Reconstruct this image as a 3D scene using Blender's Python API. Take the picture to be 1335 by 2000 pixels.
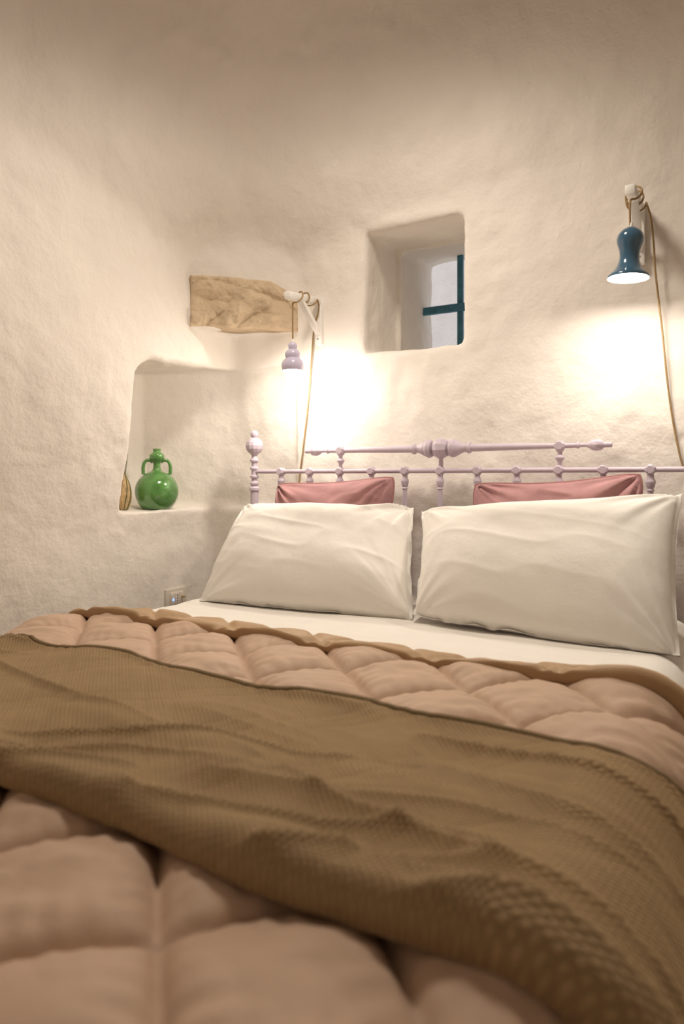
import bpy, bmesh, math
import numpy as np
from mathutils import Vector, Matrix

for o in list(bpy.data.objects):
    bpy.data.objects.remove(o)
SC = bpy.context.scene
COL = SC.collection
PI = math.pi

# ------------------------------------------------------------------ camera
FOCAL = 1333.0                      # px, of a 1335 x 2000 frame (24 mm lens)
CAM = np.array([1.975, -2.38, 1.033])
YAW = math.radians(29.6)            # camera looks this far left of the bed's axis
HORIZON = 933.0
cd = bpy.data.cameras.new('camera'); cam = bpy.data.objects.new('camera', cd); COL.objects.link(cam)
cam.location = CAM; cam.rotation_euler = (PI/2, 0, YAW)
cd.sensor_fit = 'VERTICAL'; cd.sensor_height = 36.0; cd.sensor_width = 24.0
cd.lens = 36.0*FOCAL/2000.0
cd.shift_y = -(1000-HORIZON)/2000.0
cd.clip_start = 0.02
cd.dof.use_dof = True; cd.dof.focus_distance = 2.45; cd.dof.aperture_fstop = 3.0
SC.camera = cam

# ------------------------------------------------------------------ world / exposure
w = bpy.data.worlds.new('dusk'); SC.world = w; w.use_nodes = True
bg = w.node_tree.nodes['Background']
bg.inputs[0].default_value = (0.82, 0.79, 0.80, 1); bg.inputs[1].default_value = 0.5
SC.view_settings.view_transform = 'Standard'; SC.view_settings.look = 'None'
SC.view_settings.gamma = 1.0; SC.view_settings.use_curve_mapping = False
SC.view_settings.exposure = 1.2
LAMP_LEFT = 94.0       # bulb emission strengths
LAMP_RIGHT = 60.0
ld = bpy.data.lights.new('fill_spot', 'SPOT'); ld.energy = 36.0; ld.color = (1.0, .885, .755); ld.shadow_soft_size = .16
ld.spot_size = math.radians(157); ld.spot_blend = 1.0
lo = bpy.data.objects.new('fill_spot', ld); COL.objects.link(lo); lo.location = (1.10, -.90, 2.72)     # added fill light without a fitting, over the bed, well above the frame

def at(px, py, Y):
    """point of the plane y = Y that lies at a pixel of the photograph"""
    th = math.atan((px-667.5)/FOCAL); ph = th-YAW
    d = Y-CAM[1]
    depth = d/math.cos(ph)*math.cos(th)
    return np.array([CAM[0]+d*math.tan(ph), Y, CAM[2]+(HORIZON-py)/FOCAL*depth])

# ------------------------------------------------------------------ noise
def _hash(ix, iy, iz, seed):
    h = (ix.astype(np.int64)*374761393 + iy.astype(np.int64)*668265263 + iz.astype(np.int64)*2147483647 + seed*1274126177) & 0xffffffff
    h = ((h ^ (h >> 13))*1274126177) & 0xffffffff
    h = h ^ (h >> 16)
    return (h & 0xffff)/32767.5-1.0
def vnoise(x, y, z, seed=0):
    x, y, z = np.broadcast_arrays(np.asarray(x, float), np.asarray(y, float), np.asarray(z, float))
    ix, iy, iz = np.floor(x), np.floor(y), np.floor(z)
    fx, fy, fz = x-ix, y-iy, z-iz
    fx, fy, fz = [f*f*f*(f*(f*6-15)+10) for f in (fx, fy, fz)]
    r = 0
    for a in (0, 1):
        for b in (0, 1):
            for c in (0, 1):
                wgt = (fx if a else 1-fx)*(fy if b else 1-fy)*(fz if c else 1-fz)
                r = r + wgt*_hash(ix+a, iy+b, iz+c, seed)
    return r

# ------------------------------------------------------------------ mesh helpers
def link(name, me, mat=None, parent=None, smooth=True):
    o = bpy.data.objects.new(name, me); COL.objects.link(o)
    if mat: me.materials.append(mat)
    if parent: o.parent = parent
    if smooth: me.polygons.foreach_set('use_smooth', [True]*len(me.polygons))
    return o
def mesh_np(name, verts, quads):
    me = bpy.data.meshes.new(name)
    verts = np.asarray(verts, np.float32).reshape(-1, 3); quads = np.asarray(quads, np.int32)
    n = quads.shape[1]
    me.vertices.add(len(verts)); me.vertices.foreach_set('co', verts.ravel())
    me.loops.add(quads.size); me.loops.foreach_set('vertex_index', quads.ravel())
    me.polygons.add(len(quads)); me.polygons.foreach_set('loop_start', np.arange(0, quads.size, n, dtype=np.int32))
    me.update(calc_edges=True)
    return me
def grid_quads(n, m, wrap_m=False, wrap_n=False):
    I, J = np.meshgrid(np.arange(n if wrap_n else n-1), np.arange(m if wrap_m else m-1), indexing='ij')
    i2, j2 = (I+1) % n, (J+1) % m
    return np.stack([I*m+J, i2*m+J, i2*m+j2, I*m+j2], -1).reshape(-1, 4)
def set_uv(me, uv):
    l = me.uv_layers.new(name='UVMap')
    idx = np.zeros(len(me.loops), np.int32); me.loops.foreach_get('vertex_index', idx)
    l.data.foreach_set('uv', uv.reshape(-1, 2)[idx].astype(np.float32).ravel())

class MB:
    def __init__(s): s.v = []; s.f = []
    def add(s, v, f):
        b = len(s.v); s.v += [tuple(map(float, p)) for p in v]; s.f += [tuple(i+b for i in q) for q in f]; return s
    def box(s, c, d, bev=0.0, rot=None):
        bm = bmesh.new(); bmesh.ops.create_cube(bm, size=1)
        for v in bm.verts: v.co = Vector((v.co.x*d[0], v.co.y*d[1], v.co.z*d[2]))
        if bev: bmesh.ops.bevel(bm, geom=bm.edges[:], offset=bev, segments=2, profile=.5, affect='EDGES')
        M = Matrix.Translation(Vector(c)) @ (rot.to_4x4() if rot else Matrix.Identity(4))
        bm.verts.index_update()
        s.add([M @ v.co for v in bm.verts], [[v.index for v in f.verts] for f in bm.faces]); bm.free(); return s
    def bar(s, a, b, wx, wz, bev=0.0, up=(0, 0, 1)):
        a, b = Vector(a), Vector(b); y = (b-a); L = y.length; y.normalize()
        x = y.cross(Vector(up)).normalized(); z = x.cross(y)
        R = Matrix((x, y, z)).transposed()
        return s.box((a+b)/2, (wx, L, wz), bev, R)
    def lathe(s, prof, seg=24, o=(0, 0, 0), axis='z', phase=0.0, cap=True):
        o = Vector(o); v = []; f = []
        for r, h in prof:
            for k in range(seg):
                a = 2*PI*k/seg+phase
                p = (r*math.cos(a), r*math.sin(a), h)
                if axis == 'x': p = (h, r*math.cos(a), r*math.sin(a))
                if axis == 'y': p = (r*math.cos(a), h, r*math.sin(a))
                v.append(o+Vector(p))
        n = len(prof)
        for i in range(n-1):
            for k in range(seg):
                k2 = (k+1) % seg
                q = (i*seg+k, i*seg+k2, (i+1)*seg+k2, (i+1)*seg+k)
                f.append(q if axis != 'y' else q[::-1])
        if cap:
            f.append(tuple(range(seg))[::-1]); f.append(tuple((n-1)*seg+k for k in range(seg)))
        return s.add(v, f)
    def tube(s, pts, r, seg=10, sub=6):
        P = catmull([np.array(p, float) for p in pts], sub)
        n = len(P); v = []; f = []
        rr = r if hasattr(r, '__len__') else [r, r]
        N = None
        for i, p in enumerate(P):
            t = P[min(i+1, n-1)]-P[max(i-1, 0)]; t = t/(np.linalg.norm(t)+1e-9)
            if N is None:
                N = np.cross(t, [0.31, 0.77, 0.2]); N /= np.linalg.norm(N)
            else:
                N = N-t*np.dot(N, t); N /= np.linalg.norm(N)+1e-9
            B = np.cross(t, N)
            q = np.interp(i/(n-1), np.linspace(0, 1, len(rr)), rr)
            for k in range(seg):
                a = 2*PI*k/seg
                v.append(p+q*(math.cos(a)*N+math.sin(a)*B))
        for i in range(n-1):
            for k in range(seg):
                k2 = (k+1) % seg
                f.append((i*seg+k, i*seg+k2, (i+1)*seg+k2, (i+1)*seg+k))
        f.append(tuple(range(seg))[::-1]); f.append(tuple((n-1)*seg+k for k in range(seg)))
        return s.add(v, f)
    def build(s, name, mat, parent=None, smooth=True, angle=35):
        me = bpy.data.meshes.new(name); me.from_pydata(s.v, [], s.f); me.update()
        bm = bmesh.new(); bm.from_mesh(me); bmesh.ops.recalc_face_normals(bm, faces=bm.faces[:])
        if smooth:
            for e in bm.edges:
                if len(e.link_faces) == 2 and e.calc_face_angle(0) > math.radians(angle): e.smooth = False
        bm.to_mesh(me); bm.free()
        return link(name, me, mat, parent, smooth)
def catmull(P, sub):
    if len(P) < 3 or sub < 2: return P
    out = []
    E = [2*P[0]-P[1]]+P+[2*P[-1]-P[-2]]
    for i in range(1, len(E)-2):
        a, b, c, d = E[i-1:i+3]
        for k in range(sub):
            t = k/sub
            out.append(.5*((2*b)+(-a+c)*t+(2*a-5*b+4*c-d)*t*t+(-a+3*b-3*c+d)*t**3))
    out.append(P[-1]); return out
def empty(name, loc=(0, 0, 0)):
    o = bpy.data.objects.new(name, None); o.empty_display_size = .05; COL.objects.link(o); o.location = loc
    return o
def tag(o, label=None, cat=None, group=None, kind=None):
    for k, v in (('label', label), ('category', cat), ('group', group), ('kind', kind)):
        if v: o[k] = v
    return o
def reparent(t):
    """children were made in world space: keep them there under a moved root"""
    for c in t.children:
        c.matrix_parent_inverse = Matrix.Translation(-Vector(t.location))

# ------------------------------------------------------------------ materials
def mat(name, col, rough=.6, var=0.0, vscale=4.0, bump=(), sheen=0.0, metal=0.0, coat=0.0, emit=None, spec=.5, coord='Object', col2=None):
    m = bpy.data.materials.new(name); m.use_nodes = True
    nt = m.node_tree; b = nt.nodes['Principled BSDF']
    b.inputs['Base Color'].default_value = (*col, 1); b.inputs['Roughness'].default_value = rough
    b.inputs['Metallic'].default_value = metal; b.inputs['Specular IOR Level'].default_value = spec
    if sheen:
        b.inputs['Sheen Weight'].default_value = sheen; b.inputs['Sheen Roughness'].default_value = .4
        b.inputs['Sheen Tint'].default_value = (*[min(1, c*1.6) for c in col], 1)
    if coat:
        b.inputs['Coat Weight'].default_value = coat; b.inputs['Coat Roughness'].default_value = .06
    if emit:
        b.inputs['Emission Color'].default_value = (*emit[0], 1); b.inputs['Emission Strength'].default_value = emit[1]
    tc = nt.nodes.new('ShaderNodeTexCoord')
    def noise(scale, detail=4, rough_=.55, stretch=None):
        n = nt.nodes.new('ShaderNodeTexNoise'); n.inputs['Scale'].default_value = scale
        n.inputs['Detail'].default_value = detail; n.inputs['Roughness'].default_value = rough_
        if stretch:
            mp = nt.nodes.new('ShaderNodeMapping'); mp.inputs['Scale'].default_value = stretch
            nt.links.new(tc.outputs[coord], mp.inputs[0]); nt.links.new(mp.outputs[0], n.inputs['Vector'])
        else: nt.links.new(tc.outputs[coord], n.inputs['Vector'])
        return n
    if var or col2:
        n = noise(vscale, 5, .6)
        r = nt.nodes.new('ShaderNodeValToRGB')
        lo = col2 if col2 else tuple(c*(1-var) for c in col); hi = col if col2 else tuple(min(1, c*(1+var)) for c in col)
        r.color_ramp.elements[0].position = .32; r.color_ramp.elements[1].position = .68
        r.color_ramp.elements[0].color = (*lo, 1); r.color_ramp.elements[1].color = (*hi, 1)
        nt.links.new(n.outputs['Fac'], r.inputs[0]); nt.links.new(r.outputs[0], b.inputs['Base Color'])
    prev = None
    for spec_ in bump:
        scale, dist = spec_[0], spec_[1]
        st = spec_[2] if len(spec_) > 2 else None
        n = noise(scale, 4, .6, st)
        bp = nt.nodes.new('ShaderNodeBump'); bp.inputs['Distance'].default_value = dist; bp.inputs['Strength'].default_value = 1.0
        nt.links.new(n.outputs['Fac'], bp.inputs['Height'])
        if prev: nt.links.new(prev.outputs[0], bp.inputs['Normal'])
        prev = bp
    if prev: nt.links.new(prev.outputs[0], b.inputs['Normal'])
    m['last_bump'] = prev.name if prev else ''
    return m

M = {}
M['plaster'] = mat('lime_plaster', (.87, .815, .75), .92, .025, 2.2, [(10, .009), (30, .0015)], spec=.2)
M['stone'] = mat('limestone', (.66, .52, .36), .95, .14, 12, [(18, .012), (80, .004)], spec=.2)
M['floor'] = mat('stone_floor', (.34, .26, .19), .7, .2, 5, [(20, .002)])
M['outside'] = mat('outside_whitewash', (.80, .78, .76), .95, .06, 6, [(14, .02), (60, .006)], spec=.2)
M['teal'] = mat('teal_paint', (.055, .20, .29), .55, .25, 30, [(70, .0015)])
M['lilac'] = mat('lilac_paint', (.60, .515, .60), .45, .05, 12, [(60, .0006)])
M['white_wood'] = mat('white_painted_wood', (.92, .90, .86), .6, .04, 9, [(50, .0006)])
M['cord'] = mat('tan_braided_cord', (.36, .24, .11), .85, .25, 300, [(400, .001)])
M['blue_shade'] = mat('blue_glaze', (.045, .125, .21), .16, .12, 8, coat=.8)
M['lilac_shade'] = mat('lilac_glaze', (.66, .61, .80), .25, .08, 8, coat=.4)
M['shade_inside'] = mat('shade_inside_white', (.85, .85, .83), .6)
M['bulb_left'] = mat('lit_bulb_a', (1, 1, 1), .5, emit=((1, .91, .79), LAMP_LEFT))
M['bulb_right'] = mat('lit_bulb_b', (1, 1, 1), .5, emit=((1, .91, .79), LAMP_RIGHT))
M['brass'] = mat('brass', (.55, .40, .18), .35, metal=.9)
M['green'] = mat('green_glaze', (.105, .29, .070), .12, .25, 22, [(28, .0015)], coat=1.0)
M['straw'] = mat('straw', (.52, .37, .19), .85, .3, 40, [(90, .002, (1, 1, .15))])
M['twig'] = mat('twig', (.13, .14, .06), .85, .3, 50)
M['cotton'] = mat('white_cotton', (.90, .865, .81), .85, .015, 5, [(35, .0012), (900, .00025)], sheen=.15, spec=.2)
M['mattress'] = mat('mattress_ticking', (.75, .72, .66), .9)
M['duvet'] = mat('pink_beige_quilt', (.585, .42, .31), .62, .05, 6, [(40, .0015), (600, .0002)], sheen=.25, spec=.3)
M['flap'] = mat('tan_quilt_reverse', (.47, .315, .18), .5, .06, 8, [(30, .002, (.6, 2, 1))], sheen=.2, spec=.35)
M['thread'] = mat('quilt_thread', (.25, .15, .085), .8)
M['velvet'] = mat('dusty_pink_velvet', (.45, .245, .250), .7, .10, 10, [(30, .002), (700, .0003)], sheen=.6, spec=.2)
M['piping'] = mat('cushion_piping', (.36, .17, .165), .7, sheen=.3)
M['plastic'] = mat('ivory_plastic', (.72, .66, .58), .35)
M['plastic_dark'] = mat('dark_plastic', (.05, .04, .04), .5)
M['led'] = mat('blue_led', (.2, .3, .9), .4, emit=((.10, .22, 1.0), 1.6))
M['steel'] = mat('steel_screw', (.4, .38, .36), .4, metal=.9)

def waffle_material():
    m = mat('brown_waffle_throw', (.52, .365, .205), .85, .08, 9, [(14, .004)], sheen=.55, spec=.15, coord='UV')
    nt = m.node_tree; b = nt.nodes['Principled BSDF']
    uv = nt.nodes.new('ShaderNodeTexCoord')
    mp = nt.nodes.new('ShaderNodeMapping'); mp.inputs['Rotation'].default_value = (0, 0, math.radians(42))
    nt.links.new(uv.outputs['UV'], mp.inputs[0])
    hs = []
    for ax, sc in (('X', 125.0), ('Y', 100.0)):
        wv = nt.nodes.new('ShaderNodeTexWave'); wv.bands_direction = ax; wv.inputs['Scale'].default_value = sc*.52
        wv.inputs['Distortion'].default_value = .8; wv.inputs['Detail Scale'].default_value = 1.2
        nt.links.new(mp.outputs[0], wv.inputs['Vector']); hs.append(wv)
    mul = nt.nodes.new('ShaderNodeMath'); mul.operation = 'MULTIPLY'
    nt.links.new(hs[0].outputs['Fac'], mul.inputs[0]); nt.links.new(hs[1].outputs['Fac'], mul.inputs[1])
    bp = nt.nodes.new('ShaderNodeBump'); bp.inputs['Distance'].default_value = .0018; bp.inputs['Strength'].default_value = 1
    nt.links.new(mul.outputs[0], bp.inputs['Height'])
    nt.links.new(nt.nodes[m['last_bump']].outputs[0], bp.inputs['Normal']); nt.links.new(bp.outputs[0], b.inputs['Normal'])
    mr = nt.nodes.new('ShaderNodeMix'); mr.data_type = 'RGBA'; mr.blend_type = 'MULTIPLY'
    mr.inputs['Factor'].default_value = .34
    src = b.inputs['Base Color'].links[0].from_socket
    nt.links.new(src, mr.inputs[6]); nt.links.new(mul.outputs[0], mr.inputs[7]); nt.links.new(mr.outputs[2], b.inputs['Base Color'])
    return m
M['waffle'] = waffle_material()
M['hem'] = mat('throw_hem_shade', (.24, .17, .09), .9, .1, 60, [(200, .001)], sheen=.3)  # hem darkened to carry the shade along the throw's far edge

# ------------------------------------------------------------------ the room: plastered vault as a distance field
RX, RY = 3.2, -3.4
def smax(a, b, k):
    h = np.clip(.5+.5*(a-b)/k, 0, 1); return b+(a-b)*h+k*h*(1-h)
def smin(a, b, k): return -smax(-a, -b, k)
def left_wall_x(z):
    t = np.clip((z-.75)/.8, 0, 1.0); return -.045+.11*t*t*(3-2*np.minimum(t, 1.0))
STONE_A = np.array([.075, -.275]); STONE_B = np.array([.415, -.005])
def room_sdf(x, y, z):
    air = smax(left_wall_x(z)-x, y-0*z+0*x, .035)
    air = smax(air, x-RX, .05); air = smax(air, RY-y, .05)
    # vault
    R = 2.22
    rr = np.sqrt((x-1.62)**2+(y+1.66)**2+(z-1.19)**2)
    kz = np.clip((z-1.86)/.35, 0, 1)
    air = smax(air, rr-R-.45*np.clip((1.86-z)/.2, 0, 1), .05+.37*kz*kz*(3-2*kz))
    # plastered diagonal above the corner, behind and over the stone
    t = STONE_B-STONE_A; n = np.array([-t[1], t[0]])/np.hypot(*t)
    dg = (x-STONE_A[0])*n[0]+(y-STONE_A[1])*n[1]
    along = ((x-STONE_A[0])*t[0]+(y-STONE_A[1])*t[1])/np.hypot(*t)
    air = smax(air, np.minimum(z-1.650, dg-.004), .012)
    # pocket for the stone
    # niche in the left wall, running into the corner
    top = 1.492+.02*(y+.3)-.06*np.clip((-.45-y)/.10, 0, 1)**2
    ch = (x+.30)*-.51+(y+.176)*.86
    ni = smax(smax(-.30-x, ch, .012), -(y+.543+.025*(z-1.2)), .03)
    ni = smax(ni, smax(.904-z, z-top, .02), .02)
    ni = smax(ni, x-.4, .02); ni = smax(ni, y-.03, .03)
    air = smin(air, ni, .016)
    # window tunnel
    step = np.where(y > .336, -.016, 0.0)+np.where(np.abs(y-.336) < .03, .014, 0.0)
    x0 = .7255+step; x1 = 1.1325-.10*np.clip(y, 0, .6)
    ztop = 1.998+.07*np.clip(y, 0, .7)-step
    zbot = 1.520+.06*np.clip(y, 0, .7)
    win = smax(smax(x0-x, x-x1, .03), smax(zbot-z, z-ztop, .03), .03)
    win = smax(win, -y-.25, .02)
    air = smin(air, win, .018)
    return air

def axis(*segs):
    out = [segs[0][0]]
    for a, b, h in segs:
        n = max(1, round((b-a)/h)); out += list(a+(b-a)*(np.arange(n)+1)/n)
    return np.array(out)
def build_room():
    X = axis((-.42, 1.25, .0115), (1.25, 2.1, .018), (2.1, 3.35, .05))
    Y = axis((-3.5, -1.25, .05), (-1.25, -.75, .02), (-.75, .72, .0115))
    Z = axis((-.06, .70, .03), (.70, 2.10, .0115), (2.10, 3.55, .022))
    D = np.empty((len(X), len(Y), len(Z)), np.float32)
    yy, zz = np.meshgrid(Y, Z, indexing='ij')
    for i, x in enumerate(X):
        D[i] = room_sdf(x+0*yy, yy, zz)
    ins = D < 0
    c = np.stack([ins[a:len(X)-1+a, b:len(Y)-1+b, d:len(Z)-1+d] for a in (0, 1) for b in (0, 1) for d in (0, 1)], 0).sum(0)
    active = (c > 0) & (c < 8)
    idx = np.full(active.shape, -1, np.int64); idx[active] = np.arange(active.sum())
    ai, aj, ak = np.nonzero(active)
    P = np.zeros((len(ai), 3)); W = np.zeros(len(ai))
    C = [(a, b, d) for a in (0, 1) for b in (0, 1) for d in (0, 1)]
    for p in C:
        for ax_ in range(3):
            if p[ax_]: continue
            q = list(p); q[ax_] = 1
            d0 = D[ai+p[0], aj+p[1], ak+p[2]]; d1 = D[ai+q[0], aj+q[1], ak+q[2]]
            m_ = (d0 < 0) != (d1 < 0)
            t = np.where(m_, d0/np.where(m_, d0-d1, 1), 0)
            p0 = np.stack([X[ai+p[0]], Y[aj+p[1]], Z[ak+p[2]]], -1); p1 = np.stack([X[ai+q[0]], Y[aj+q[1]], Z[ak+q[2]]], -1)
            P += np.where(m_[:, None], p0+(p1-p0)*t[:, None], 0); W += m_
    P /= W[:, None]
    faces = []
    for ax_ in range(3):
        sl0 = [slice(None)]*3; sl1 = [slice(None)]*3
        sl0[ax_] = slice(0, -1); sl1[ax_] = slice(1, None)
        A, B = ins[tuple(sl0)], ins[tuple(sl1)]
        e = np.nonzero(A != B); u, v = [(1, 2), (2, 0), (0, 1)][ax_]
        e = np.stack(e, -1)
        ok = (e[:, u] > 0) & (e[:, v] > 0) & (e[:, u] < D.shape[u]-1) & (e[:, v] < D.shape[v]-1)
        e = e[ok]; flip = ~A[tuple(e.T)]
        q = []
        for du, dv in ((-1, -1), (0, -1), (0, 0), (-1, 0)):
            g = e.copy(); g[:, u] += du; g[:, v] += dv; q.append(idx[tuple(g.T)])
        q = np.stack(q, -1)
        q = np.where(flip[:, None], q, q[:, ::-1])      # normals face the room
        faces.append(q)
    F = np.concatenate(faces)
    # relief of the hand-laid plaster
    tmp = mesh_np('tmp', P, F); tmp.update()
    N = np.zeros(len(P)*3, np.float32); tmp.vertices.foreach_get('normal', N); N = N.reshape(-1, 3)
    x, y, z = P.T
    am = np.clip((y+1.4)/.3, .35, 1)
    d = .0095*vnoise(x*3.1, y*3.1, z*2.6, 1)+.0052*vnoise(x*7.5, y*7.5, z*6, 2)+.0030*vnoise(x*17, y*17, z*15, 3)+.0013*vnoise(x*38, y*38, z*34, 4)
    d = d+.003*np.clip(vnoise(x*11, y*11, z*11, 9)-.35, 0, 1)
    P = P+N*(d*am)[:, None]
    tmp2 = mesh_np('tmp2', P, F); tmp2.update()
    tmp2.vertices.foreach_get('normal', N.ravel()); NN = np.zeros(len(P)*3, np.float32); tmp2.vertices.foreach_get('normal', NN); NN = NN.reshape(-1, 3)
    cen = P[F].mean(1)
    dist = np.stack([cen[:, 0]-.03, -cen[:, 1], RX-cen[:, 0], cen[:, 1]-RY], -1)
    who = dist.argmin(1)
    rr = np.sqrt((cen[:, 0]-1.62)**2+(cen[:, 1]+1.66)**2+(cen[:, 2]-1.16)**2)
    who = np.where((rr > 2.10) & (dist.min(1) > .06) & (cen[:, 2] > 1.5) | (cen[:, 2] > 2.75), 4, who)
    res = {}
    for k, nm in enumerate(('wall_left', 'wall_back', 'wall_right', 'wall_front', 'ceiling')):
        f = F[who == k]; used, inv = np.unique(f, return_inverse=True)
        me = mesh_np(nm, P[used], inv.reshape(-1, 4))
        o = link(nm, me, M['plaster']); tag(o, kind='structure')
        me.normals_split_custom_set_from_vertices(NN[used].tolist())
        res[nm] = o
    bpy.data.meshes.remove(tmp); bpy.data.meshes.remove(tmp2)
    return res
ROOM = build_room()
tag(ROOM['wall_left'], 'rough whitewashed side wall with a deep niche'); tag(ROOM['wall_back'], 'rough whitewashed wall behind the headboard with a small deep window')
tag(ROOM['ceiling'], 'curved whitewashed vault over the bed')
fl = MB().box((1.6, -1.7, -.03), (3.5, 3.7, .06)).build('floor', M['floor'], smooth=False); tag(fl, 'dark stone floor beside the bed', kind='structure')
ow = MB().box((.9, 1.75, 1.5), (5.0, .2, 4.2), .02).build('wall_outside', M['outside']); tag(ow, 'pale outside wall seen through the small window', kind='structure')

# rough stone over the corner
def stone():
    t = STONE_B-STONE_A; L = float(np.hypot(*t)); tu = t/L; n = np.array([-tu[1], tu[0]])
    nu, nv = 110, 56
    U, V = np.meshgrid(np.linspace(0, 1, nu), np.linspace(0, 1, nv), indexing='ij')
    a = (U-.5); b = (V-.5)
    top = 1.0-.07*U-.36*np.clip((U-.68)/.32, 0, 1)**2; bot = .02+.02*np.sin(U*11)
    s_ = U*L+.004*vnoise(V*5, U*0, 0, 27)*(1-U); h = (bot+(top-bot)*V)*.212
    # broken facets
    f = .016*vnoise(U*3.5+V*1.8, V*2.6-U*1.6, 0, 21)+.022*np.abs(vnoise(U*3.6-V*2.2, V*2.4+U*1.4, 0, 22))+.005*np.abs(vnoise(U*8+V*3, V*5-U*2, 0, 25))-.008+.004*vnoise(U*18, V*9, 0, 23)+.002*vnoise(U*45, V*22, 0, 24)
    f = f-.012*np.clip(V-.55-.5*(U-.35), 0, 1)-.014*np.clip((.42-U)-.3*(V-.2), 0, .3)
    ed = np.minimum(np.minimum(U, 1-U)*L, np.minimum(V, 1-V)*.21)
    f = np.maximum(f*1.15, -.014)+.024-.012*np.exp(-ed/.006)
    front = np.stack([STONE_A[0]+tu[0]*s_-n[0]*f, STONE_A[1]+tu[1]*s_-n[1]*f, 1.642+h], -1)
    back = np.stack([STONE_A[0]+tu[0]*s_+n[0]*.09, STONE_A[1]+tu[1]*s_+n[1]*.09, 1.642+h], -1)
    v = np.concatenate([front.reshape(-1, 3), back.reshape(-1, 3)])
    q = grid_quads(nu, nv); k = nu*nv
    side = []
    for i in range(nu-1):
        side += [(i*nv, i*nv+k, (i+1)*nv+k, (i+1)*nv), (i*nv+nv-1, (i+1)*nv+nv-1, (i+1)*nv+nv-1+k, i*nv+nv-1+k)]
    for j in range(nv-1):
        side += [(j, j+1, j+1+k, j+k), ((nu-1)*nv+j, (nu-1)*nv+j+k, (nu-1)*nv+j+1+k, (nu-1)*nv+j+1)]
    me = mesh_np('lintel_stone', v, np.concatenate([q, q[:, ::-1]+k, np.array(side)]))
    bm = bmesh.new(); bm.from_mesh(me); bmesh.ops.recalc_face_normals(bm, faces=bm.faces[:]); bm.to_mesh(me); bm.free()
    o = link('lintel_stone', me, M['stone'], ROOM['wall_left'])
    o['label'] = 'bare rough beige stone set across the corner above the niche'
stone()

# window bars
wb = empty('window_1', (.89, .63, 1.56)); tag(wb, 'blue-green painted window bars in the deep opening', kind='structure')
MB().bar((.892, .635, 1.53), (.892, .635, 2.07), .026, .022, .003, up=(0, 1, 0)).build('vertical_bar', M['teal'], wb)
MB().bar((.69, .622, 1.818), (1.10, .622, 1.818), .022, .036, .004).build('horizontal_bar', M['teal'], wb)
reparent(wb)

# ------------------------------------------------------------------ bed layers
BX0, BX1, TOP, BR = .30, 1.885, .60, .075
def profile(u, t=0.0, hem=.30):
    """across the bed: u = flat coordinate (equals x on the top); returns x, z, nx, nz at offset t"""
    u = np.asarray(u, float)
    c0, c1 = BX0+BR, BX1-BR; arc = BR*PI/2
    x = u.copy(); z = np.full_like(u, TOP); nx = np.zeros_like(u); nz = np.ones_like(u)
    l = u < c0; s = np.clip((c0-u)/BR, 0, PI/2); dn = np.clip(c0-u-arc, 0, None)
    x = np.where(l, c0-BR*np.sin(s), x); z = np.where(l, TOP-BR+BR*np.cos(s)-dn, z); nx = np.where(l, -np.sin(s), nx); nz = np.where(l, np.cos(s), nz)
    r = u > c1; s = np.clip((u-c1)/BR, 0, PI/2); dn = np.clip(u-c1-arc, 0, None)
    x = np.where(r, c1+BR*np.sin(s), x); z = np.where(r, TOP-BR+BR*np.cos(s)-dn, z); nx = np.where(r, np.sin(s), nx); nz = np.where(r, np.cos(s), nz)
    return x+nx*t, z+nz*t, nx, nz
FOOT = -2.13
def lengthwise(v, t=0.0):
    """along the bed: v = flat coordinate (equals y on the top), drops over the foot end"""
    c = FOOT+BR; arc = BR*PI/2
    s = np.clip((c-v)/BR, 0, PI/2); dn = np.clip(c-v-arc, 0, None)
    y = np.where(v < c, c-(BR+t)*np.sin(s), v); dz = np.where(v < c, (BR+t)*(1-np.cos(s))+dn, 0)
    return y, dz
SEAM_A, SEAM_B, PITCH = -.40, 2.956, .265
def puff(u, v):
    a = np.abs(np.sin(PI*(u+v-SEAM_A)/PITCH)); b = np.abs(np.sin(PI*(u-v-SEAM_B)/PITCH))
    p = .038*(np.clip(a*b, 0, 1))**.36+.006*(1-np.exp(-(np.minimum(a, b)/.13)**2))
    # gathers that run off the seams
    g = np.exp(-(a/.55)**2)*.0028*np.sin((u-v)*150+6*vnoise(u*9, v*9, 0, 41))+np.exp(-(b/.55)**2)*.0028*np.sin((u+v)*150+6*vnoise(u*9, v*9, 0, 42))
    w = .005*vnoise(u*7+v*5, v*16-u*8, 0, 43)+.0025*vnoise(u*16+v*14, v*40-u*24, 0, 44)
    return p+(g+w)*np.clip((a*b)*2.2, .1, 1)
def duvet_h(u, v): return .016+puff(u, v)

# mattress
bm_ = MB().box(((BX0+BX1)/2, -1.13, .475), (BX1-BX0-.02, 2.0, .235), .05)
mt = bm_.build('mattress', M['mattress']); tag(mt, 'pale mattress wrapped by the white bed sheet', 'mattress')

# white sheet
def sheet():
    u = np.linspace(.02, 2.16, 240); v = np.linspace(-.128, -1.14, 130)
    U, V = np.meshgrid(u, v, indexing='ij')
    t = .010+.003*vnoise(U*4, V*9, 0, 51)+.0016*vnoise(U*8, V*26, 0, 52)+.004*np.clip(vnoise(U*2.2+V, V*6, 0, 53), 0, 1)
    side = np.clip(np.maximum(BX0-U, U-BX1)/.1, 0, 1)
    t = t+side*.010*(1+vnoise(V*14, U*.8, 0, 54))
    x, z, nx, nz = profile(U, t)
    me = mesh_np('bed_sheet', np.stack([x, V, z], -1), grid_quads(240, 130)[:, ::-1])
    o = link('bed_sheet', me, M['cotton']); s = o.modifiers.new('thickness', 'SOLIDIFY'); s.thickness = .003; s.offset = -1
    tag(o, 'smooth white bed sheet stretched over the mattress below the pillows', 'sheet')
sheet()

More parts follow.
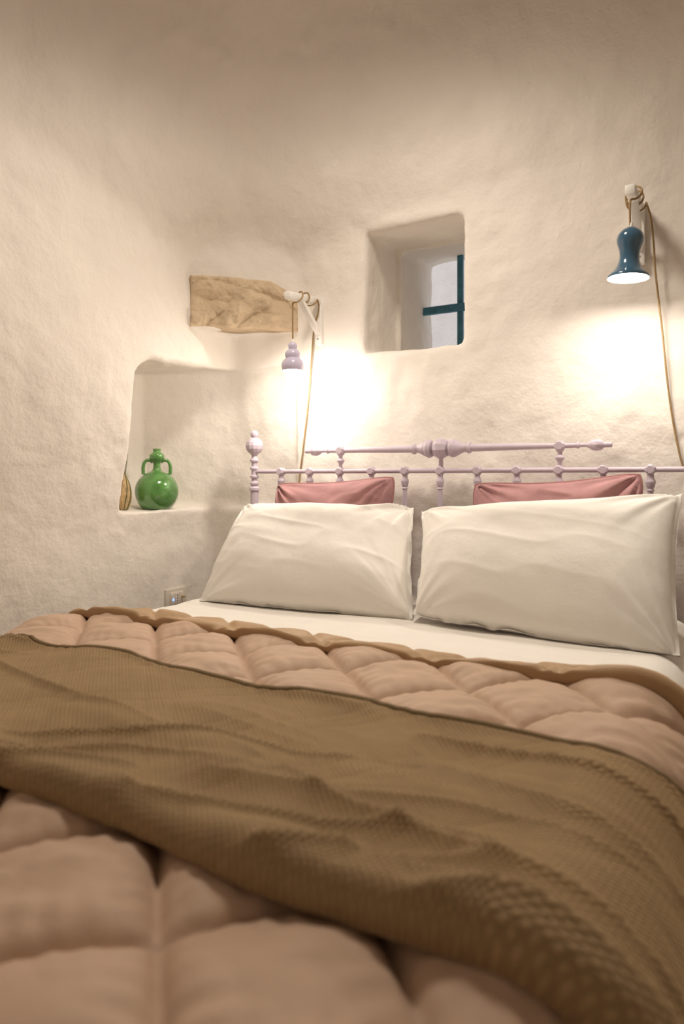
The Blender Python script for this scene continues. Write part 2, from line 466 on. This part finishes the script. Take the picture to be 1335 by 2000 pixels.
# quilt
DV0 = -.965
def duvet():
    root = empty('quilt', (1.09, -1.6, .3)); tag(root, 'pink-beige diamond-quilted bedspread spread over the lower bed', 'quilt')
    nu, nv = 440, 290
    u = np.linspace(-.02, 2.22, nu); v = np.linspace(DV0, -2.58, nv)
    U, V = np.meshgrid(u, v, indexing='ij')
    h = duvet_h(U, V)
    endf = np.clip((DV0-V)/.03, 0, 1); h = .012+(h-.012)*endf
    side = np.clip(np.maximum(BX0-U, U-BX1)/.1, 0, 1)
    h = h+side*.02*(1+vnoise(V*7, U*.6, 0, 57))
    x, z, nx, nz = profile(U, h)
    y, dz = lengthwise(V, h*0)
    foot = np.clip((FOOT+BR-V)/BR, 0, PI/2)
    y = y-np.sin(foot)*h; z = z-dz-nz*h*(1-np.cos(foot))
    z = np.maximum(z, .03)
    me = mesh_np('quilted_cover', np.stack([x, y, z], -1), grid_quads(nu, nv)[:, ::-1])
    o = link('quilted_cover', me, M['duvet'], root); s = o.modifiers.new('thickness', 'SOLIDIFY'); s.thickness = .004; s.offset = -1
    # folded-back border
    nu, na = 420, 40
    u = np.linspace(.0, 2.2, nu); al = np.linspace(0, 2*PI, na, endpoint=False)
    U, A = np.meshgrid(u, al, indexing='ij')
    pin = np.abs(np.sin(PI*(U+1.9*(A-1.5)*.02+.955-SEAM_B)/PITCH))**.35
    big = 1+.30*vnoise(U*3.3, 0, 0, 61)
    hw = .054*(1+.14*vnoise(U*3.2, .5, 0, 62)); th = .0190*big*(.60+.50*pin)
    cy = -.985+.008*vnoise(U*2.1, 0, 0, 63)+.006*(U-1.0)
    ca, sa = np.cos(A), np.sin(A)
    p = .75
    yy = cy+hw*np.sign(ca)*np.abs(ca)**p
    front = np.clip(-ca, 0, 1)
    tz = .016+th*(1.0+np.sign(sa)*np.abs(sa)**p)+.020*front*(1+.4*vnoise(U*5, 0, 0, 65))*np.where(sa > -.3, 1, .6)
    for sg, q_, c_ in ((1, 1.0, SEAM_A), (-1, 1.0, SEAM_B)):
        sn = np.abs(np.sin(PI*(U+sg*(yy)-c_)/PITCH))
        tz = tz-.010*np.exp(-(sn/.16)**2)*np.clip(sa+.4, 0, 1)
    tz = tz+(.0060*vnoise(U*3.2, yy*34+U*3, A*0, 64)+.0020*vnoise(U*9, yy*80+U*14, A*0, 66))*(sa > -.2)
    x, z, nx, nz = profile(U, tz)
    me = mesh_np('folded_border', np.stack([x, yy, z], -1), grid_quads(nu, na, wrap_m=True))
    bm = bmesh.new(); bm.from_mesh(me)
    bm.verts.ensure_lookup_table()
    bm.faces.new([bm.verts[k] for k in range(na)]); bm.faces.new([bm.verts[(nu-1)*na+k] for k in range(na)][::-1])
    bmesh.ops.recalc_face_normals(bm, faces=bm.faces[:]); bm.to_mesh(me); bm.free()
    f = link('folded_border', me, M['flap'], root); f['label'] = 'tan edge of the quilt folded back'
    # stitching lines
    def seam_run(kind, c):
        pts = []
        for tt in np.arange(-3, 3, .012):
            if kind == 'a': u_, v_ = (c+tt)/2, (c-tt)/2
            else: u_, v_ = (c+tt)/2, (tt-c)/2
            if .28 < u_ < 1.93 and -2.08 < v_ < -1.0: pts.append((u_, v_))
        return pts
    for kind, base in (('a', SEAM_A), ('b', SEAM_B)):
        for k in range(-9, 10):
            pts = seam_run(kind, base+k*PITCH)
            if len(pts) < 6: continue
            uu = np.array([p_[0] for p_ in pts]); vv = np.array([p_[1] for p_ in pts])
            x, z, nx, nz = profile(uu, duvet_h(uu, vv)-.0005)
            MB().tube(list(np.stack([x, vv, z], -1)), .0021, 5, 1).build('seam', M['thread'], root)
    reparent(root)
duvet()

# waffle throw
TH0, TH1 = -1.415, -1.868
def throw():
    nu = 620
    # cross section: top, rounded edges, underside
    k = np.linspace(0, 1, 150)
    topv = TH0+(TH1-TH0)*k
    edge = np.minimum(k, 1-k)*(TH0-TH1)
    ehf = np.sqrt(np.clip(1-(1-np.clip(edge/.016, 0, 1))**2, 0, 1))
    kb = np.linspace(1, 0, 40)[1:-1]; botv = TH0+(TH1-TH0)*kb
    v = np.concatenate([topv, botv]); isb = np.concatenate([np.zeros(150), np.ones(len(botv))])
    e_ = np.concatenate([ehf, np.zeros(len(botv))])
    u = np.linspace(.03, 2.24, nu)
    U, V = np.meshgrid(u, v, indexing='ij'); E = np.broadcast_to(e_, U.shape); B = np.broadcast_to(isb, U.shape)
    # softened quilt shape under it
    base = 0
    for du, dv in ((0, 0), (.03, 0), (-.03, 0), (0, .03), (0, -.03)): base = base+duvet_h(U+du, V+dv)/5
    base = .0545+.25*np.maximum(base-.0545, -.03)
    lump = .010*vnoise(U*3.2+V*2, V*7-U*2.0, 0, 71)
    # drawn-out creases
    s = V*1.0+.16*(U-1.0)+.03*vnoise(U*3, V*3, 0, 72)
    cre = .017*(1-np.abs(vnoise(U*2.0+.3, s*15, 0, 73)))**4*np.clip(vnoise(U*1.9, V*4, 0, 74)+.55, 0, 1)
    s2 = V*1.0-.30*(U-1.0)+.02*vnoise(U*4, V*4, 0, 75)
    cre = cre+.015*(1-np.abs(vnoise(U*2.6+7, s2*17, 0, 76)))**4*np.clip(vnoise(U*2.3+5, V*4, 0, 77)+.45, 0, 1)
    frontk = np.clip((V-TH0)/(TH1-TH0), 0, 1)
    roll = .016*np.exp(-((frontk-.95)/.07)**2)+.004*np.exp(-((frontk-.02)/.03)**2)
    thick = .016+roll
    t = base+.003+np.where(B > 0, 0.0, E*thick)+np.where(B > 0, 0, E*(lump+cre))
    wav = .010*vnoise(U*2.4, 0, 0, 78)
    VV = V+wav+np.where(frontk > .5, .006*vnoise(U*5, 0, 0, 79), 0)
    side = np.clip(np.maximum(BX0-U, U-BX1)/.15, 0, 1)
    t = t+side*(.020*(1+vnoise(V*11, U*.7, 0, 80)))
    x, z, nx, nz = profile(U, t)
    me = mesh_np('throw_blanket', np.stack([x, VV, z], -1), grid_quads(nu, len(v), wrap_m=True))
    set_uv(me, np.stack([U, V], -1))
    bm = bmesh.new(); bm.from_mesh(me); bm.verts.ensure_lookup_table(); m_ = len(v)
    bm.faces.new([bm.verts[j] for j in range(m_)]); bm.faces.new([bm.verts[(nu-1)*m_+j] for j in range(m_)])
    bmesh.ops.recalc_face_normals(bm, faces=bm.faces[:]); bm.to_mesh(me); bm.free()
    root = empty('throw_blanket', (1.09, (TH0+TH1)/2, TOP))
    link('waffle_cloth', me, M['waffle'], root)
    hx, hz, _, _ = profile(u, t[:, 3]+.001)
    MB().tube([(hx[i], VV[i, 2], hz[i]) for i in range(0, nu, 4)], .0048, 8, 1).build('hem', M['hem'], root)
    reparent(root)
    tag(root, 'brown waffle-textured throw laid across the foot of the quilt', 'blanket')
throw()

# ------------------------------------------------------------------ pillows
def cushion(name, corners, thick, mats, parent=None, flange=0.0, seed=0, sag_top=.02, bow=.02, wr=.006, back=.5, pipe=None, n=(150, 100), power=.5, flare=1.0, rnd=.03, topw=.95, cor=1.3):
    """corners: bottom left, bottom right, top right, top left"""
    bl, br, tr, tl = [np.array(c, float) for c in corners]
    nu, nv = n
    u = np.linspace(-1, 1, nu); v = np.linspace(-1, 1, nv)
    U, V = np.meshgrid(u, v, indexing='ij')
    fu, fv = (U*(1-rnd*np.abs(V)**7)+1)/2, (V*(1-rnd*1.6*np.abs(U)**7)+1)/2
    # edges bow in between the corners
    fu2 = fu-bow*np.sign(U)*np.abs(U)**1*(1-V**2)
    fv2 = fv-sag_top*(V > 0)*np.abs(V)*(1-U**2)+.35*bow*(V < 0)*np.abs(V)*(1-U**2)
    B = (bl*(1-fu2[..., None])*(1-fv2[..., None])+br*fu2[..., None]*(1-fv2[..., None])+tr*(fu2*fv2)[..., None]+tl*((1-fu2)*fv2)[..., None])
    nrm = np.cross(br-bl, tl-bl); nrm /= np.linalg.norm(nrm)
    if nrm[1] > 0: nrm = -nrm
    W_, H_ = np.linalg.norm(br-bl), np.linalg.norm(tl-bl)
    eu = np.clip((1-np.abs(U))*W_/2-flange, 0, None)/(W_/2); ev = np.clip((1-np.abs(V))*H_/2-flange, 0, None)/(H_/2)
    a = 1-(1-np.clip(eu/.75, 0, 1))**2.4; b = 1-(1-np.clip(ev/np.where(V > 0, topw, .95), 0, 1))**2.4
    T = thick*(a*b)**power
    # creases radiating from the corners, and soft dents
    wrk = 0
    for ci, (cu, cv) in enumerate(((-1, -1), (1, -1), (1, 1), (-1, 1))):
        dx, dy = (U-cu)*W_/2, (V-cv)*H_/2
        r = np.hypot(dx, dy)+1e-6; an = np.arctan2(np.abs(dy), np.abs(dx))
        wrk = wrk+np.exp(-((r-.07)/.13)**2)*vnoise(an*6+ci*9, r*3, 0, seed+ci)*cor
    wrk = wrk+.8*vnoise(U*2.2*W_+V*1.1, V*5.0*H_-U*1.4, 0, seed+11)+.5*(1-2*np.abs(vnoise(U*2.6*W_-V*1.5, V*9*H_+U*1.2, 0, seed+12)))
    wrk = wrk+.30*vnoise(U*11*W_, V*11*H_, 0, seed+13)
    dent = thick*.16*vnoise(U*1.3+seed, V*1.3, 0, seed+14)
    rim = np.clip(np.minimum((1-np.abs(U))*W_, (1-np.abs(V))*H_)/.03, 0, 1)
    ripple = 0
    if flange:
        fl_ = 1-np.clip(np.minimum((1-np.abs(U))*W_/2, (1-np.abs(V))*H_/2)/flange, 0, 1)
        ripple = fl_*(.012*vnoise(U*W_*9, V*H_*9, 0, seed+15)+.006*vnoise(U*W_*22, V*H_*22, 0, seed+16))*flare
    mid = ripple
    front = B+nrm*(T+rim*(wr*wrk+dent*np.clip(T/thick, 0, 1))+mid+.0015)[..., None]
    rear = B-nrm*(T*back+rim*wr*.5*vnoise(U*4, V*4, 0, seed+17)-mid+.0015)[..., None]
    lift = 0
    k = nu*nv
    v_ = np.concatenate([front.reshape(-1, 3), rear.reshape(-1, 3)])
    q = grid_quads(nu, nv); side = []
    for i in range(nu-1):
        side += [(i*nv, i*nv+k, (i+1)*nv+k, (i+1)*nv), (i*nv+nv-1, (i+1)*nv+nv-1, (i+1)*nv+nv-1+k, i*nv+nv-1+k)]
    for j in range(nv-1):
        side += [(j, j+1, j+1+k, j+k), ((nu-1)*nv+j, (nu-1)*nv+j+k, (nu-1)*nv+j+1+k, (nu-1)*nv+j+1)]
    v_[:, 2] = np.maximum(v_[:, 2], TOP+.014)
    me = mesh_np(name, v_, np.concatenate([q[:, ::-1], q+k, np.array(side)]))
    bm = bmesh.new(); bm.from_mesh(me); bmesh.ops.recalc_face_normals(bm, faces=bm.faces[:]); bm.to_mesh(me); bm.free()
    o = link(name, me, mats[0], parent)
    if pipe:
        ring = [B[i, 0] for i in range(0, nu, 3)]+[B[nu-1, j] for j in range(0, nv, 3)]+[B[i, nv-1] for i in range(nu-1, -1, -3)]+[B[0, j] for j in range(nv-1, -1, -3)]
        ring.append(ring[0])
        MB().tube(ring, pipe, 8, 1).build('piping', mats[1], parent)
    return o

# big white pillows
pl = cushion('pillow', [at(388, 1176, -.60), at(808, 1214, -.535), at(808, 990, -.235), at(482, 988, -.235)], .128, [M['cotton']], flange=.006, seed=100, sag_top=.11, bow=.012, wr=.0045, back=.40, topw=.74, rnd=.006, cor=2.6)
tag(pl, 'plump white pillow leaning on the headboard nearer the niche', 'pillow', 'white pillows')
pr = cushion('pillow', [at(806, 1205, -.555), at(1330, 1296, -.60), at(1334, 962, -.235), at(822, 998, -.24)], .135, [M['cotton']], flange=.006, seed=203, sag_top=.135, bow=.022, wr=.0030, back=.40, topw=.66, rnd=.006, cor=2.6)
tag(pr, 'plump white pillow under the blue bell lamp with raised outer corner', 'pillow', 'white pillows')
# pink velvet cushions
def pink(cs, seed, label, sag):
    r = empty('velvet_cushion', cs[0]); tag(r, label, 'cushion', 'pink cushions')
    cushion('cover', cs, .062, [M['velvet'], M['piping']], r, seed=seed, sag_top=sag, bow=.02, wr=.008, back=.55, cor=2.2, pipe=.0045, n=(120, 80), rnd=.045, topw=.7)
    reparent(r)
a, b = at(540, 942, -.145), at(773, 927, -.145)
pink([a+np.array([.01, -.06, -.34]), b+np.array([.0, -.06, -.345]), b, a], 310, 'dusty pink velvet cushion behind the pillow nearer the niche', .05)
a, b = at(923, 941, -.145), at(1257, 919, -.145)
pink([a+np.array([.01, -.06, -.34]), b+np.array([.0, -.06, -.37]), b, a], 320, 'dusty pink velvet cushion behind the pillow under the blue lamp, with crease at its middle', .06)

# ------------------------------------------------------------------ bed frame with headboard
HY = -.10
def bed():
    root = empty('iron_bed', (1.082, HY, 0)); tag(root, 'lilac painted iron bed with turned headboard rails', 'bed')
    L = M['lilac']
    def post(x):
        col = MB().lathe([(.020, .0), (.020, .03), (.0165, .035), (.0165, .978)], 20, (x, HY, 0))
        o = col.build('post', L, root)
        prof = [(.0165, .978), (.0215, .981), (.0215, .991), (.016, .996), (.0125, 1.000), (.0185, 1.006), (.0185, 1.012), (.012, 1.019), (.012, 1.030), (.0185, 1.034), (.0185, 1.040), (.013, 1.045), (.013, 1.064),
                (.018, 1.068), (.018, 1.074), (.0115, 1.080), (.0115, 1.095), (.0185, 1.101), (.0185, 1.107), (.013, 1.113), (.0115, 1.122), (.016, 1.131)]
        MB().lathe(prof, 20, (x, HY, 0)).build('turned_neck', L, o)
        ball = [(.014, 1.128)]+[(.037*math.sin(a), 1.164-.037*math.cos(a)) for a in np.linspace(.45, PI-.35, 7)]
        MB().lathe(ball, 12, (x, HY, 0)).build('faceted_ball', L, o, smooth=False)
        kn = [(.009, 1.197)]+[(.0165*math.sin(a), 1.2125-.0165*math.cos(a)) for a in np.linspace(.5, PI-.05, 9)]
        MB().lathe(kn, 18, (x, HY, 0)).build('top_knob', L, o)
    post(.263); post(1.901)
    z1, z2 = 1.058, 1.137
    MB().lathe([(.0085, .263), (.0085, 1.901)], 16, (0, HY, z1), 'x').build('middle_rail', L, root)
    MB().lathe([(.011, .263), (.011, 1.901)], 16, (0, HY, .58), 'x').build('lower_rail', L, root)
    for k in range(11):
        x = .397+.1367*k
        bl = MB().lathe([(.0085, .58), (.0085, .985), (.0085, .990), (.0115, .994), (.0085, .999), (.0125, 1.006), (.0125, 1.012), (.0145, 1.017), (.0145, 1.024), (.010, 1.031), (.0095, 1.046)], 16, (x, HY, 0)).build('baluster', L, root)
        MB().lathe([(.012, -.015), (.0165, -.011), (.0165, .011), (.012, .015)], 8, (x, HY, z1), 'y', PI/8).build('joint_block', L, bl, smooth=False)
    c = 1.084
    half = [(.0, .0)]
    def side(s):
        return [(.0135, .128), (.0080, .455), (.0080, .462), (.0105, .464), (.0105, .470), (.0062, .474), (.0062, .492), (.0100, .500), (.0170, .510), (.0195, .524), (.0170, .538), (.0090, .546), (.0090, .566), (.007, .570)]
    for s in (-1, 1):
        ur = MB().lathe([(r, c+s*h) for r, h in [(.0135, .100)]+side(s)[:6]], 20, (0, HY, z2), 'x').build('top_rail', L, root)
        MB().lathe([(r, c+s*h) for r, h in side(s)[5:]], 10, (0, HY, z2), 'x').build('end_finial', L, ur)
        MB().lathe([(r, c+s*h) for r, h in [(.016, .030), (.029, .034), (.033, .042), (.033, .048), (.029, .056), (.027, .058), (.027, .062), (.021, .072), (.0145, .086), (.0145, .096), (.0195, .099), (.0195, .108), (.0135, .111)]], 24, (0, HY, z2), 'x').build('bell_collar', L, ur)
        x = c+s*.410
        br = MB().lathe([(.007, z1), (.007, 1.083), (.0085, 1.087), (.0150, 1.096), (.0150, 1.100), (.0085, 1.106), (.0075, 1.116), (.0120, 1.120), (.0120, 1.126), (.009, z2)], 16, (x, HY, 0)).build('rail_connector', L, root)
        MB().lathe([(.013, -.015), (.0175, -.011), (.0175, .011), (.013, .015)], 8, (x, HY, z2), 'y', PI/8).build('joint_block', L, br, smooth=False)
    ball = [(.036*math.sin(a)*1.02+.001, c-.036*math.cos(a)) for a in np.linspace(.35, PI-.35, 6)]
    cb = MB().lathe(ball, 10, (0, HY, z2), 'x', .2).build('centre_ball', L, root, smooth=False)
    MB().lathe([(.008, z1), (.008, z2-.03)], 12, (c, HY, 0)).build('rail_connector', L, root)
    # side irons, foot rail and legs under the bedding
    for x in (.315, 1.865):
        MB().bar((x, HY, .33), (x, -2.12, .33), .035, .045, .004).build('side_rail', L, root)
        MB().lathe([(.02, 0), (.02, .33)], 16, (x, -2.10, 0)).build('leg', L, root)
    MB().bar((.315, -2.12, .33), (1.865, -2.12, .33), .035, .045, .004).build('foot_rail', L, root)
    for k in range(12):
        MB().box((1.09, -.22-.165*k, .345), (1.52, .07, .016), .003).build('slat', M['white_wood'], root)
    reparent(root)
bed()

# ------------------------------------------------------------------ wall lamps
def lamp(x, zr, zt, ytip, label, kind, cordpts, hang_y, shade_top):
    root = empty('wall_lamp', (x, 0, zr-.175)); tag(root, label, 'lamp', 'bedside pendant lamps')
    Wd = M['white_wood']
    MB().box((x, -.009, zr-.083), (.030, .026, .190), .003).build('wall_plate', Wd, root)
    arm = MB().bar((x, -.006, zr), (x, ytip, zt), .028, .028, .004).build('arm', Wd, root)
    f = .50
    MB().bar((x, -.012, zr-.135), (x, ytip*.62, zr+(zt-zr)*.62-.008), .024, .018, .003, up=(0, 1, 0)).build('brace', Wd, root)
    MB().lathe([(.0035, -.024), (.0035, -.021)], 12, (x, 0, zr-.155), 'y').build('screw', M['steel'], root)
    za = lambda y: zr+(zt-zr)*(y/ytip)
    # cord: shade - arm tip - coil round the arm - down the wall
    zt_h = za(hang_y)
    pts = [(x, hang_y, shade_top-.004), (x, hang_y, (shade_top+zt_h)/2), (x, hang_y, zt_h-.035)]
    if kind == 'bell':
        pts = [(x-.002, hang_y-.0, shade_top-.004), (x-.002, hang_y-.008, (shade_top+zt_h)/2), (x-.001, hang_y-.008, zt_h-.04)]
    r = .0225 if kind == 'gourd' else .0245
    turns = 2.25; n = 30; y0, y1 = hang_y+(.006 if kind == 'gourd' else -.004), ytip*.22
    for k in range(n):
        t = k/(n-1); a = -PI/2+t*turns*2*PI
        y = y0+(y1-y0)*(t+.10*math.sin(t*6))
        rr = r*(1+.10*math.sin(t*9+1))
        pts.append((x+rr*math.cos(a), y, za(y)+rr*math.sin(a)))
    pts += [tuple(p) for p in cordpts]
    MB().tube(pts, .0031, 8, 4).build('cord', M['cord'], root)
    T = shade_top
    if kind == 'gourd':
        out = [(.004, .003), (.012, .001), (.0165, -.006), (.0175, -.014), (.0155, -.022), (.0150, -.025), (.0215, -.029), (.0275, -.036), (.0300, -.044), (.0280, -.053), (.0255, -.058), (.0265, -.060), (.0350, -.066), (.0410, -.076), (.0432, -.088), (.0415, -.099), (.0380, -.106)]
        inn = [(.035, -.106), (.0385, -.098), (.040, -.088), (.037, -.077), (.030, -.068), (.004, -.062)]
        bulbc, br = -.1200, .0300; bm_name = 'bulb_left'; sm = M['lilac_shade']
        neck = [(.012, -.062), (.013, -.085), (.02, -.095)]
    else:
        out = [(.004, .002), (.014, -.001), (.026, -.009), (.0345, -.020), (.0378, -.033), (.0362, -.046), (.0315, -.058), (.0280, -.070), (.0270, -.084), (.0285, -.098), (.0335, -.112), (.0420, -.125), (.0520, -.135), (.0570, -.140), (.0582, -.145), (.0575, -.148)]
        inn = [(.0555, -.147), (.0510, -.1380), (.0440, -.128), (.0315, -.114), (.0260, -.098), (.0245, -.084), (.004, -.080)]
        bulbc, br = -.1195, .0275; bm_name = 'bulb_right'; sm = M['blue_shade']
        neck = [(.010, -.080), (.012, -.095), (.016, -.103)]
    tilt = Matrix.Translation(Vector((x, hang_y, T))) @ Matrix.Rotation(math.radians(3.0 if kind == 'bell' else 0), 4, 'Y') @ Matrix.Translation(-Vector((x, hang_y, T)))
    mb = MB().lathe(out, 40, (x, hang_y, T), cap=False); sh = mb.build('shade', sm, root, angle=60)
    li = MB().lathe([out[-1]]+inn, 40, (x, hang_y, T), cap=False).build('shade_lining', M['shade_inside'], sh, angle=60)
    hd = MB().lathe(neck, 20, (x, hang_y, T)).build('bulb_holder', M['white_wood'], sh)
    b = [(br*math.sin(a)+.0005, bulbc-br*math.cos(a)) for a in np.linspace(.02, PI*.80, 12)]
    if kind == 'bell': b = [(.0005, -.1435), (.02, -.1425), (.038, -.140), (.0465, -.137), (.043, -.133), (.02, -.10)]
    bo = MB().lathe(b, 24, (x, hang_y, T)).build('bulb', M[bm_name], sh)
    cp = MB().lathe([(.0055, .0), (.0055, .012), (.0038, .015)], 14, (x, hang_y, T)).build('cord_grip', M['white_wood'], sh)
    for o in (sh, li, hd, bo, cp):
        o.data.transform(tilt)
    reparent(root)
lamp(.523, 1.750, 1.722, -.245, 'lilac gourd-shaped pendant lamp on white bracket beside the corner stone', 'gourd',
     [at(622, 606, -.035), at(613, 640, -.02), at(608, 700, -.014), at(601, 790, -.013), at(591, 880, -.013), at(583, 945, -.014), at(579, 1010, -.02), at(577, 1120, -.03)], -.205, 1.548)
lamp(1.724, 1.893, 1.868, -.252, 'blue bell-shaped pendant lamp hanging from white bracket beside the small window', 'bell',
     [at(1262, 398, -.07), at(1271, 430, -.05), at(1276, 480, -.035), at(1279, 530, -.03), at(1286, 590, -.03), at(1294, 660, -.022), at(1302, 740, -.018), at(1313, 820, -.016), at(1327, 890, -.016), at(1342, 950, -.02), at(1350, 1100, -.03)], -.232, 1.763)

# ------------------------------------------------------------------ things in the niche
def vase():
    c = (-.105, -.283, .9035)
    root = empty('green_flask', c); tag(root, 'glossy green ceramic flask with two loop handles standing in the niche', 'vase')
    body = [(.056, .0), (.059, .003)]+[(.0895*math.cos(a_), .0705+.0895*math.sin(a_)) for a_ in np.linspace(-.80, 1.30, 20)]+[(.0185, .162), (.0160, .168), (.0140, .182), (.0150, .192), (.0200, .199),
            (.0290, .206), (.0320, .215), (.0305, .224), (.0240, .231), (.0165, .235), (.0150, .240), (.0165, .247), (.0170, .250), (.0145, .250), (.0125, .242), (.0120, .232)]
    MB().lathe(body, 56, c).build('body', M['green'], root, angle=70)
    # handles lie across the view, as turned in the photograph
    d = np.array([math.cos(math.radians(47)), math.sin(math.radians(47)), 0])
    cc = np.array(c)
    for s in (-1, 1):
        P = [cc+s*d*.016+[0, 0, .193], cc+s*d*.027+[0, 0, .201], cc+s*d*.041+[0, 0, .201], cc+s*d*.051+[0, 0, .190], cc+s*d*.055+[0, 0, .170], cc+s*d*.054+[0, 0, .143]]
        MB().tube(P, [.0065, .0068, .0075], 12, 6).build('handle', M['green'], root)
    reparent(root)
vase()
def straw_bundle():
    c = np.array([-.150, -.421, .9035])
    root = empty('dried_bundle', c); tag(root, 'dried straw-coloured bundle with thin green twigs at the hidden edge of the niche', 'dried plant')
    prof = [(.012, 0), (.020, .01), (.027, .035), (.030, .06), (.027, .09), (.018, .115), (.009, .135), (.003, .15)]
    MB().lathe(prof, 14, c).build('husk', M['straw'], root)
    rng = np.random.default_rng(5)
    for k in range(9):
        a = 2*PI*k/9; p = [c+np.array([r*1.04*math.cos(a+.8*i/7), r*1.04*math.sin(a+.8*i/7), h]) for i, (r, h) in enumerate(prof)]
        MB().tube(p, .0016, 5, 3).build('strand', M['straw'] if k % 2 else M['twig'], root)
    for k in range(4):
        a = .8+k*.9; e = c+np.array([.012*math.cos(a), .012*math.sin(a)+.006, .225-.022*k])
        MB().tube([c+[0, 0, .11], c+np.array([.008*math.cos(a), .008*math.sin(a), .155]), e], [.0016, .0008], 5, 5).build('twig', M['twig'], root)
    reparent(root)
straw_bundle()

# ------------------------------------------------------------------ socket plate on the left wall
def socket():
    y, z = -.238, .530
    co = np.empty(len(ROOM['wall_left'].data.vertices)*3, np.float32); ROOM['wall_left'].data.vertices.foreach_get('co', co); co = co.reshape(-1, 3)
    x = float(co[(np.abs(co[:, 1]-y) < .06) & (np.abs(co[:, 2]-z) < .045), 0].max())-.001
    root = empty('wall_socket', (x, y, z)); tag(root, 'ivory switch and socket plate with blue light low beside the pillow', 'wall socket')
    MB().box((x+.004, y, z), (.012, .122, .082), .003).build('plate', M['plastic'], root)
    MB().box((x+.010, y, z), (.006, .078, .050), .0015).build('module_frame', M['plastic'], root)
    for k in range(3):
        yy = y-.025+.025*k
        m_ = MB().box((x+.0135, yy, z), (.005, .0235, .046), .001).build('module', M['plastic'], root)
        if k == 0: MB().box((x+.0168, yy, z-.004), (.003, .007, .010), .001).build('indicator_light', M['led'], m_)
        if k == 1:
            for h in (-.012, 0, .012): MB().lathe([(.0028, x+.0155), (.0028, x+.0168)], 10, (0, yy, z+h), 'x').build('socket_hole', M['plastic_dark'], m_)
        if k == 2:
            MB().lathe([(.004, x+.0155), (.004, x+.030), (.003, x+.034)], 10, (0, yy, z+.003), 'x').build('plug_pin', M['brass'], m_)
    reparent(root)
socket()
